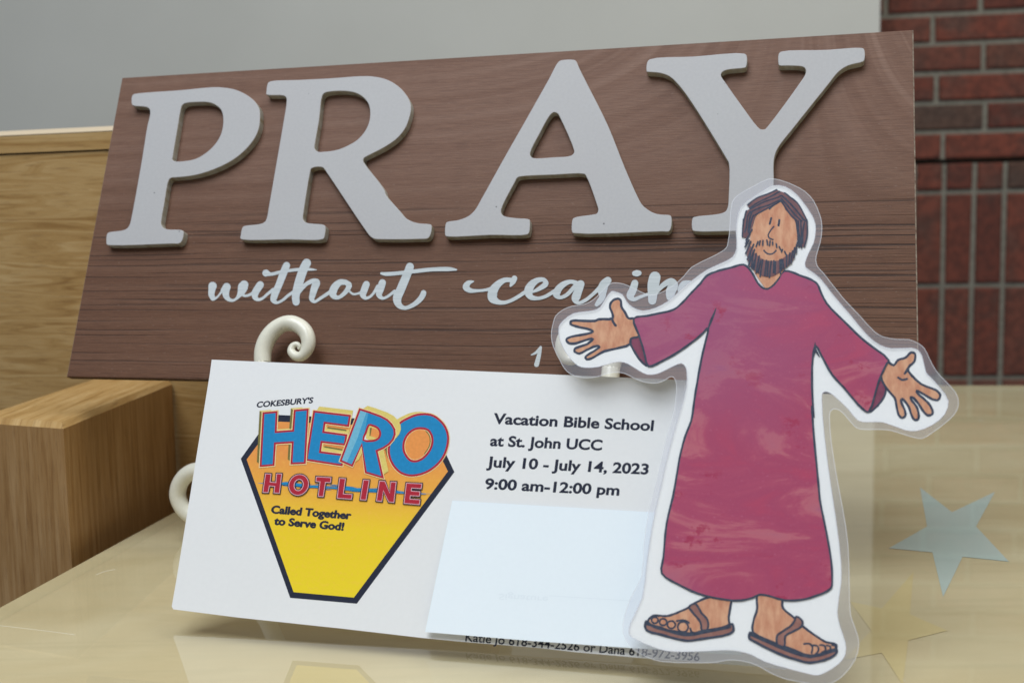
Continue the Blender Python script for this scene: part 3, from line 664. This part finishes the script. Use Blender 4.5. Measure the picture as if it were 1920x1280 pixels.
def hero(q):
    O = cr(z2([(985,350),(1060,310),(1180,258),(1330,238),(1460,262),(1565,335),(1648,440),(1690,580),(1678,725),(1618,890),(1515,1020),(1385,1115),(1245,1170),(1095,1185),(965,1145),(870,1060),(805,950),(775,820),(790,700),(840,540),(900,430)]), 3, True)
    Oh = cr(z2([(1270,460),(1370,485),(1425,560),(1442,650),(1420,750),(1350,860),(1270,930),(1190,958),(1115,945),(1055,885),(1015,795),(1015,685),(1050,590),(1110,520),(1190,470)]), 3, True)
    H_ = z1([(475,390),(655,375),(640,695),(950,672),(975,350),(1152,335),(1108,1158),(925,1165),(945,825),(630,845),(608,1190),(432,1205)])
    E_ = z1([(1285,368),(1825,432),(1803,562),(1425,512),(1400,692),(1768,742),(1748,862),(1375,818),(1347,1012),(1720,1060),(1700,1190),(1168,1108)])
    R_ = z2([(305,165),(430,203),(620,272),(720,325),(790,395),(832,470),(838,545),(810,620),(750,690),(660,750),(545,800),(570,900),(640,1210),(405,1140),(330,680),(165,1025),(10,958)])
    Rh = cr(z2([(440,395),(500,405),(570,435),(610,485),(622,540),(600,600),(550,635),(470,650),(350,635),(395,510)]), 2, True)
    grow = lambda P, d: P
    # O
    extr(q, O, -9, -6.5); q.outline(O, 10.5, 7); q.outline(O, 8, 4); q.ring(O, Oh, 2)
    q.fill(Oh, 10); off_ = [(x + 2.2, y + 0) for x, y in Oh]
    q.stroke([p for p in Oh if p[0] > 790 + 8 and p[1] > 805], 6, 6.4, 1); q.stroke(Oh, 7, 2.4, 1, True); q.stroke([(x, y) for x, y in cr(z2([(1270,448),(1380,472),(1440,550),(1458,645),(1435,757),(1365,868),(1280,942),(1190,974),(1105,960),(1042,895),(998,800),(998,682),(1036,583),(1100,508),(1187,458)]), 3, True)], 4, 4.0, 1, True)
    # E
    extr(q, E_, 8, -11.5); sharp(q, E_, 10.5, 7); sharp(q, E_, 7.4, 4)
    q.fill(E_, 2)
    for a_ in (z1([(1470,575),(1800,622),(1790,665),(1480,620)]), z1([(1420,880),(1740,925),(1725,975),(1430,925)])):
        q.fill(a_, 10); q.fill([a_[3], a_[2], (a_[2][0] - 1, a_[2][1] - 3), (a_[3][0] + 1, a_[3][1] - 3)], 6)
    # H
    extr(q, H_, -9, -6); sharp(q, H_, 10.5, 7); sharp(q, H_, 7.2, 4); q.fill(H_, 2)
    # R
    extr(q, R_, 13.5, -9); q.fill(z2([(700,270),(800,340),(868,450),(880,560),(850,640),(840,560),(830,470),(790,380)]), 9)
    q.fill(z2([(580,900),(600,905),(690,1240),(650,1240)]), 9)
    sharp(q, R_, 10, 7); sharp(q, R_, 7.4, 4); q.fill(R_, 2)
    q.fill(z2([(305,165),(400,195),(260,600),(90,990),(10,958)]), 3); q.fill(z2([(400,195),(432,205),(345,640),(165,1025),(90,990),(260,600)]), 11)
    q.fill(Rh, 5); q.fill(z2([(490,440),(565,462),(608,520),(598,570),(560,605),(465,570)]), 10); q.fill(z2([(455,440),(490,440),(465,570),(450,575)]), 6); q.fill(z2([(355,630),(400,540),(390,610),(470,650)]), 9)
    q.stroke(Rh, 4, 3.8, 1, True)
word('hero_lettering', hero)
def hot(q):
    random.seed(3)
    for i in range(80):
        x = 80 + i * 20 + random.uniform(-14, 14); y = 188 + (x - 80) * .062 + random.uniform(-30, 26) * math.sin(min(1, i / 70) * 2.8); L = random.uniform(60, 150)
        q.stroke(z3([(x, y, 2), (x + L * .4, y + L * .02, random.uniform(3, 9)), (x + L, y + L * .06, 2)]), 2, None, 3, dz=3e-6)
    q.stroke(z3([(290, 195, 10), (350, 190, 30), (600, 222, 20), (820, 236, 14), (960, 245, 30), (1250, 262, 14), (1500, 285, 12), (1750, 298, 4)]), 2, None, 4)
    circ = lambda cx_, cy_, rx, ry, k=28: [(cx_ + rx * math.cos(6.2832 * i / k) + ry * .10 * math.sin(6.2832 * i / k) * -1, cy_ + ry * math.sin(6.2832 * i / k)) for i in range(k)]
    Ls = [[(152,97),(200,101),(190,180),(255,186),(263,97),(306,99),(284,284),(236,281),(245,217),(184,211),(171,278),(126,276)],
      [(660,128),(800,136),(795,178),(745,176),(722,319),(679,316),(697,172),(656,167)], [(892,143),(944,146),(922,299),(1011,304),(1005,344),(869,334)],
      [(1131,159),(1181,163),(1150,353),(1100,350)], [(1291,171),(1340,173),(1390,292),(1405,179),(1451,181),(1429,376),(1381,371),(1326,257),(1308,366),(1262,361)],
      [(1560,191),(1707,198),(1702,239),(1606,233),(1601,270),(1689,276),(1685,314),(1593,309),(1588,350),(1689,357),(1684,398),(1537,386)]]
    for L in Ls:
        P = z3(L); sharp(q, P, 5.8, 1); sharp(q, P, 2.5, 8); q.fill(P, 4)
    o, i_ = z3(circ(480, 205, 95, 100)), z3(circ(480, 206, 46, 57))
    q.outline(o, 5.8, 1); q.outline(i_, 5.0, 1); q.outline(o, 2.5, 8); q.ring(o, i_, 4); q.stroke(i_, 8, 1.4, 1, True)
lay += 2e-5
word('hotline_lettering', hot)
line('badge_line', "COKESBURY'S", (480.6, 763.6), (586, 755), (2.2, -11), 0, .018, mats=INK, heavy=.35)
line('badge_line', 'Called Together', (508, 961), (657, 972.5), (2.6, -14.5), 0, .022, mats=INK, lay0=lay + 1e-5, heavy=.75)
line('badge_line', 'to Serve God!', (513.5, 982.5), (643.5, 993.5), (2.6, -14.5), 0, .022, mats=INK, lay0=lay + 1e-5, heavy=.75)

# blank slip of paper over the lower right of the card, its bottom edge standing off the card
p_t = CARD.px((848, 938), .0004); p_b = CARD.px((797, 1184), .0030)
SLIP = Plane(p_t, CARD.a, p_t - p_b)
sl_pts = [(848, 938), (797, 1184), (1000, 1201), (1183, 1214), (1390, 1227), (1405, 972), (1213, 959)]
q = MB(SLIP); q.poly([sl_pts], 0, 0); q.poly([sl_pts], -.00015, 0); n = len(sl_pts)
for i in range(n): j = (i + 1) % n; q.face((i, j, n + j, n + i), 0)
slo = thing('paper_slip', SLIP.px((797, 1184)), 'blank white slip of paper stuck over the lower right of the notice card', 'paper slip')
q.build('sheet', m_paper('bright_white_paper', (.80, .87, .91), .7, .2, .012), slo, slo.location)
q = MB(SLIP); q.lay = 2e-5
GH = m_paper('faint_show_through', (.755, .825, .87), .7, .2, .01)
text(q, SLIP, 'Signature', (936, 1112), (1028, 1118), (-1.2, 12), 0, .012)
q.stroke([(1030, 1116, 1.2), (1190, 1126, 1.2)], 0, None, 1); q.build('show_through', GH, slo, slo.location)

# ---------------------------------------------------------------- the laminated cutout figure
fg = thing('laminated_cutout', f0, 'laminated paper cutout of a bearded man in a crimson robe with open arms', 'paper cutout')
fb = fg.location
film = [(1439.7,336.3),(1453.8,336),(1469.4,340),(1489.7,348),(1510,359.7),(1525.6,376.9),(1536.6,401.9),(1540,414.4),(1541,431.6),(1538,453.4),(1532,473.8),(1529.5,487),(1533,500),(1543,511),(1580,558),(1612,592),(1640,622),(1656,631.5),(1683,636),(1704,636.4),(1722,643.7),(1733,652.8),(1742,671),(1754.8,694.6),(1773,714.7),(1791,734.7),(1796.7,749),(1795.8,763.8),(1787.6,778.4),(1769.4,794.8),(1747.5,811),(1729,821.5),(1716,820),(1700,815.7),(1669,806),(1642,804.5),(1613,804),(1602,798.4),(1583.7,777),(1572.8,768),(1562,766.5),(1556,773),(1555.5,791),(1559,831),(1570,900),(1580,953),(1590,1020),(1592.5,1103),(1595,1153),(1608,1190),(1610,1210),(1603,1236),(1580,1266),(1560,1279),(1535,1285),(1514.7,1280),(1472,1271.6),(1444,1260),(1419,1246),(1391,1238),(1363,1236.5),(1342,1240.6),(1300,1241.5),(1240,1239),(1216,1232),(1194,1221),(1180,1208),(1168,1186),(1172,1150),(1185,1115),(1203,1080),(1207,1020),(1216,963),(1226,920),(1236,880),(1250,820),(1262,780),(1268,740),(1268,718),(1263,707),(1257,706),(1247,712),(1235,717),(1222,718),(1205,715),(1188,708),(1172,700),(1155,697.5),(1138,700),(1123,705),(1105,708),(1088,706.7),(1070,701),(1058,690),(1050,675),(1040,655),(1035,640),(1034,623),(1037.5,605),(1042,592),(1057,580),(1073,574),(1097,570),(1113,561.7),(1127,548),(1138,536.7),(1148,530.5),(1162,531),(1175,534.5),(1193,543),(1213,552),(1225,553),(1245,546),(1262,536),(1273,526.7),(1283,517),(1297,501),(1330,484),(1356,470),(1364,461),(1369,418),(1373,379),(1384,366),(1412,350)]
paper = [(1449,348),(1472.5,350),(1493,364),(1505,378),(1522.5,403.4),(1529,420),(1529,436),(1525.6,455),(1516,475),(1509.5,493),(1511,501),(1524,510.5),(1540,524),(1560,550),(1596,592),(1628,630),(1650,646.5),(1671,653),(1709,652),(1721,656),(1729,667),(1736.6,698),(1744,706),(1762,725.6),(1778.5,751),(1771,776.6),(1747.5,796.6),(1718,807.5),(1696.6,805.7),(1655,791),(1627,791),(1609,788),(1591,767.5),(1564,742),(1551,734),(1543,735.5),(1541,745.6),(1546,818),(1558,910),(1567,970),(1577,1053),(1577,1093),(1570,1146),(1575,1173),(1585,1203),(1585,1226),(1573,1243),(1547,1260),(1532,1265),(1514.7,1262),(1479.5,1253),(1433,1239),(1409,1226.6),(1385,1220),(1360,1218),(1292,1221),(1250,1219.6),(1222,1211),(1194,1198.5),(1180,1189),(1181,1170),(1204,1120),(1212,1060),(1222,990),(1232,940),(1238,915),(1250,860),(1266,800),(1278,760),(1287,724),(1287.5,700),(1285.5,688),(1278,681),(1263,686),(1245,695),(1230,701),(1213,701.7),(1197,694),(1177,681.7),(1163,678),(1147,680),(1122,687.5),(1097,689),(1083,685),(1068,670),(1055,650),(1048,630),(1048,612),(1055,601.7),(1075,587.5),(1097,584),(1113,581.7),(1125,576),(1135,560),(1146.5,546),(1154,547),(1167,552),(1175,565),(1186,575.5),(1205,582.5),(1230,576.7),(1255,563),(1277,543),(1300,524),(1327,505),(1360,490),(1374,481),(1381,466),(1380,434),(1382,410),(1388,390),(1404,375),(1430,358)]
FP = cr(film, 2, True); PP = cr(paper, 2, True)
q = MB(FIG); q.lay = 0; q.poly([PP], 0, 0); q.poly([PP], -.00012, 0); n = len(PP)
for i in range(n): j = (i + 1) % n; q.face((i, j, n + j, n + i), 0)
q.build('paper_backing', WHITE, fg, fb)
# art layers
SKIN = m_crayon('tan_crayon', (.54, .225, .125), (.70, .39, .235), 420, 130, .3); SANDAL = m_crayon('brown_crayon', (.25, .105, .085), (.34, .17, .135), 300, 200)
HAIR = m_crayon('dark_hair_crayon', (.125, .06, .072), (.24, .115, .115), 300, 120); CUFF = m_crayon('plum_crayon', (.16, .035, .07), (.25, .06, .11), 160, 160); ROBE = m_robe()
lay = 2e-5
def art(name, mats, fn, label=None):
    global lay
    q = MB(FIG); q.lay = lay; fn(q); o = q.build(name, mats, fg, fb); lay = q.lay + 1e-5
    if label: o['label'] = label
    return o
def jit(P, a=.5): return [(p[0] + random.uniform(-a, a), p[1] + random.uniform(-a, a)) + tuple(p[2:]) for p in P]
def inked(q, P, w_, k=4, m=1, closed=True):
    P = cr(P, k, closed); q.stroke([(p[0], p[1], w_ * 1.28 * random.uniform(.86, 1.14)) for p in jit(P, .22)], m, None, 1, closed)
f1 = lambda L: tr(L, 1030, 530, 6); f2 = lambda L: tr(L, 1300, 460, 5); f3 = lambda L: tr(L, 1500, 600, 5.494); f6 = lambda L: tr(L, 1180, 1100, 7.111); f7 = lambda L: tr(L, 1360, 1100, 7.111); f8 = lambda L: tr(L, 1370, 340, 6.7375)
def cuff(P):
    return lambda q: (q.fill(P, 0, 2), inked(q, P, 3.2))
art('sleeve_lining', [CUFF, MARK], cuff(f1([(905,640),(1010,608),(1060,760),(1105,935),(1030,880),(950,760),(915,690)])))
art('sleeve_lining', [CUFF, MARK], cuff(f3([(835,580),(885,700),(870,780),(800,880),(712,948),(770,760)])))
HL = f1([(955,405),(890,400),(850,330),(812,270),(803,200),(782,182),(740,186),(695,220),(682,280),(712,350),(708,402),(560,410),(510,430),(330,425),(245,432),(238,462),(300,490),(470,530),(490,550),(400,580),(240,610),(192,640),(222,680),(300,680),(440,635),(490,632),(425,690),(290,740),(285,772),(335,795),(420,755),(530,710),(562,722),(500,770),(405,835),(420,860),(470,850),(560,800),(620,770),(750,740),(905,690),(918,630),(1010,600),(1000,500)])
HR = f3([(895,430),(965,465),(1010,410),(1090,385),(1140,335),(1183,345),(1180,420),(1115,490),(1120,530),(1250,660),(1400,720),(1445,770),(1420,822),(1370,815),(1270,760),(1200,725),(1212,755),(1300,830),(1358,910),(1365,960),(1320,980),(1280,950),(1220,860),(1150,790),(1138,805),(1200,890),(1222,970),(1215,1020),(1180,1025),(1150,980),(1120,890),(1050,808),(1042,835),(1080,930),(1085,985),(1050,1005),(1015,970),(985,830),(975,800),(890,700),(835,580)])
def handl(q):
    q.fill(HL, 0, 2); inked(q, HL, 3.6, 3); inked(q, f1([(708,400),(715,435),(745,480)]), 3.6, 3, 1, False)
def handr(q):
    q.fill(HR, 0, 2); inked(q, HR, 3.6, 3); inked(q, f3([(1080,550),(1098,520),(1115,495)]), 3.6, 3, 1, False); inked(q, f3([(1012,590),(1050,615),(1102,605)]), 3.2, 3, 1, False)
art('hand', [SKIN, MARK], handl); art('hand', [SKIN, MARK], handr)
FL = f6([(1010,150),(880,210),(790,270),(640,340),(500,385),(420,382),(320,382),(258,430),(250,480),(330,525),(600,595),(800,615),(950,610),(1320,510),(1325,400),(1358,200),(1362,150),(1180,120)])
FRt = f7([(430,110),(425,250),(418,320),(380,430),(362,560),(380,612),(640,735),(900,830),(1130,910),(1460,850),(1482,770),(1340,730),(1240,670),(1030,520),(910,400),(765,275),(750,150),(600,90)])
SL = f6([(222,455),(212,540),(250,585),(430,632),(600,682),(780,712),(950,690),(1340,620),(1388,570),(1372,492),(1330,505),(1240,540),(1000,580),(820,622),(600,590),(330,530)])
SR = f7([(330,605),(322,680),(400,730),(700,880),(930,960),(1130,1005),(1400,940),(1485,865),(1475,825),(1130,925),(800,835),(640,768),(400,650)])
def footl(q):
    q.fill(FL, 0, 2); inked(q, FL, 3.4, 3)
    for c_, r_ in (((340, 440), 44), ((450, 465), 48), ((560, 500), 54), ((715, 530), 72)):
        inked(q, f6([(c_[0] + r_ * math.cos(a_), c_[1] + r_ * .95 * math.sin(a_)) for a_ in (x * .7854 for x in range(8))]), 2.8, 2)
    inked(q, f6([(635,450),(700,440),(760,450),(795,475)]), 3, 3, 1, False); inked(q, f6([(815,550),(825,590),(870,610),(940,605)]), 3.2, 3, 1, False)
def footr(q):
    q.fill(FRt, 0, 2); inked(q, FRt, 3.4, 3)
    for L in ([(1050,755),(1130,757),(1162,800),(1150,875)], [(1165,775),(1230,785),(1242,845),(1205,890)], [(1262,770),(1320,780),(1335,840),(1285,875)], [(1350,775),(1400,790),(1400,830),(1375,850)], [(1425,770),(1468,785),(1465,830)]):
        inked(q, f7(L), 3, 3, 1, False)
art('foot', [SKIN, MARK], footl); art('foot', [SKIN, MARK], footr)
def sandl(q):
    q.fill(SL, 0, 2); inked(q, SL, 3.8, 3); P = f6([(795,262),(880,222),(960,340),(1042,440),(1042,560),(965,572),(950,470),(865,360)]); q.fill(P, 0, 2); inked(q, P, 3.2, 3)
    inked(q, f6([(240,490),(420,545),(620,610),(800,635),(1000,600),(1340,530)]), 4.6, 3, 1, False)
def sandr(q):
    q.fill(SR, 0, 2); inked(q, SR, 3.8, 3); P = f7([(945,390),(1028,450),(1012,525),(880,600),(800,650),(785,790),(700,775),(688,650),(760,590),(890,500),(930,430)]); q.fill(P, 0, 2); inked(q, P, 3.2, 3)
    inked(q, f7([(340,630),(620,750),(900,850),(1130,925),(1470,835)]), 4.8, 3, 1, False)
art('sandal', [SANDAL, MARK], sandl); art('sandal', [SANDAL, MARK], sandr)
RB = f2([(470,182),(520,215),(560,275),(602,350),(650,398),(690,408),(712,400),(780,340),(850,240),(1000,282),(1100,320),(1162,362),(1190,425),(1250,545),(1400,700),(1600,890),(1835,1080)]) + f3([(895,445),(840,560),(800,660),(705,945),(650,915),(600,868),(450,690),(330,560),(240,400),(160,262),(130,400),(125,700),(140,1000)]) + [(1522.5,760),(1526,820),(1530,860),(1534,900),(1537,935),(1548,990),(1558,1048),(1560,1084),(1558,1102),(1530,1116),(1500,1124),(1470,1124),(1440,1116),(1424,1114),(1410,1120),(1386,1125),(1350,1122),(1310,1112),(1270,1094),(1241,1074),(1244,1044),(1250,980),(1262,930),(1274,860),(1284,820),(1296,788),(1302,750),(1310,700),(1318,660),(1328,614),(1318,624),(1296.7,642),(1263,665),(1238,678),(1216,686),(1207,657),(1198,628),(1188,597),(1213,592),(1246.7,585),(1264,580),(1280,566.7),(1297,548),(1313,531.7),(1324,518),(1340,510),(1370,502)]
def robe(q):
    q.fill(RB, 0, 2); inked(q, RB, 3.2, 3)
    q.stroke([(1328, 616, 3), (1333, 602, 5), (1338, 590, 4), (1342.5, 578, 1.5)], 1, None, 4); q.stroke([(1525, 668, 3), (1527, 656, 5), (1528.5, 642, 1.5)], 1, None, 4)
    q.stroke([(1529, 656, 5), (1536, 668, 2)], 1, None, 2)
art('robe', [ROBE, MARK], robe)
def head(q):
    q.fill(f8([(640,262),(560,300),(480,340),(330,430),(290,540),(262,640),(240,760),(235,860),(250,960),(270,1080),(330,1200),(400,1300),(440,1345),(490,1335),(560,1270),(640,1165),(690,1080),(740,980),(800,880),(832,770),(842,680),(832,580),(800,480),(700,360)]), 0, 2)
    P = lambda L: q.stroke(f8(L), 1, None, 3)
    P([(512,465,26),(494,538,26)]); P([(615,490,28),(605,558,28)]); P([(545,572,20),(505,620,18),(474,682,18),(490,718,20),(535,736,20)]); P([(420,872,20),(455,908,20),(510,920,20),(555,895,18),(572,875,22)])
art('face', [SKIN, MARK], head)
def hair(q):
    q.fill(f8([(580,108),(622,125),(672,142),(760,205),(830,262),(905,370),(962,485),(960,700),(932,822),(850,822),(838,600),(800,482),(690,360),(632,250),(480,335),(320,432),(285,540),(250,640),(240,700),(152,705),(160,480),(200,372),(240,350),(210,292),(330,212),(480,152)]), 0, 2)
    S = lambda *p: inked(q, f8(list(p)), 2.2, 3, 1, False)
    S((212,300),(330,212),(480,155),(580,108)); S((240,340),(340,270),(480,205),(620,130)); S((245,352),(420,262),(600,200),(640,180)); S((235,400),(330,350),(480,300),(625,235)); S((300,432),(420,365),(545,300),(632,250)); S((490,350),(520,320),(548,295))
    S((680,146),(760,205),(840,270),(905,375),(962,488)); S((650,185),(740,270),(850,390),(920,490)); S((640,220),(720,310),(800,410),(900,505)); S((630,240),(700,340),(770,440),(830,490)); S((690,215),(800,330),(880,430),(945,500))
    S((162,480),(155,560),(148,700)); S((200,372),(175,450),(162,520)); S((245,380),(215,440),(200,560),(180,640)); S((285,430),(255,520),(232,650)); S((265,400),(240,470),(222,640)); S((270,610),(240,660),(195,740))
    S((850,500),(860,640),(862,825)); S((885,500),(893,640),(895,842)); S((930,520),(912,640),(910,780)); S((965,490),(968,640),(955,740),(932,822)); S((825,500),(845,640),(850,760),(830,825)); S((838,560),(872,700),(878,815))
art('hair', [HAIR, MARK], hair)
def beard(q):
    q.fill(f8([(232,790),(300,900),(345,940),(420,990),(520,1005),(620,995),(700,940),(780,880),(825,815),(825,890),(780,1010),(720,1070),(660,1110),(600,1165),(500,1205),(400,1195),(320,1140),(240,1070),(205,930)]), 0, 2)
    for a_ in [((345,760),(322,822)),((372,752),(362,805)),((408,748),(404,808)),((458,742),(466,800)),((498,752),(490,812)),((530,765),(532,802)),((575,788),(582,832)),((612,825),(632,862)),((652,858),(642,892)),((682,885),(702,930)),
      ((232,742),(182,828)),((255,760),(190,912)),((290,795),(208,985)),((300,860),(232,1040)),((250,900),(228,1060)),((285,925),(262,1090)),((322,912),(296,1110)),((360,945),(320,1155)),((405,990),(370,1200)),((452,998),(430,1190)),((514,1008),(488,1212)),((566,1015),(562,1165)),((620,990),(628,1162)),((658,990),(672,1100)),((708,930),(705,1075)),((748,905),(735,1045)),((782,880),(762,1032)),((808,840),(798,965)),((832,800),(828,900)),((215,700),(190,790)),((640,985),(645,1120)),((545,1000),(538,1150)),((475,1010),(460,1190)),((380,1000),(345,1150)),((300,1000),(278,1090))]:
        q.stroke(jit(f8([(a_[0][0], a_[0][1], 20), (a_[1][0], a_[1][1], 20)]), .2), 1, None, 1)
art('beard', [HAIR, MARK], beard)
# clear film: front over everything, margin where the two films meet, cut edge with a painted bright line
FILM = m_clear('laminate_front', (.99, .99, .99), .02, (.7, .72, .8), .05, .30, (75, 120, 75)); MARG = m_clear('laminate_margin', (.92, .92, .94), .20, (.72, .73, .80), .16, .5, (60, 40, 60), 1.6); FEDGE = m_clear('laminate_cut_edge_highlight', (.9, .9, .9), .5, (.88, .90, .94), .1)  # margin's pale lavender milk stands in for room reflections in the film
fo = max(lay + 4e-5, .0006)
q = MB(FIG); q.lay = fo; q.poly([PP], fo, 0); q.poly([FP, PP[::-1]], fo - .0001, 1)
b = len(q.v); n = len(FP)
for p in FP: q.vert(FIG.px(p, fo - .0001))
for p in FP: q.vert(FIG.px(p, fo - .0006))
for i in range(n): j = (i + 1) % n; q.face((b + i, b + j, b + n + j, b + n + i), 2)
q.lay = fo + 2e-5; q.stroke(FP, 2, 1.3, 1, True); q.stroke(PP, 1, 2.2, 1, True)  # rim highlight and inner step shading painted on as strokes
q.build('clear_film', [FILM, MARG, FEDGE], fg, fb)
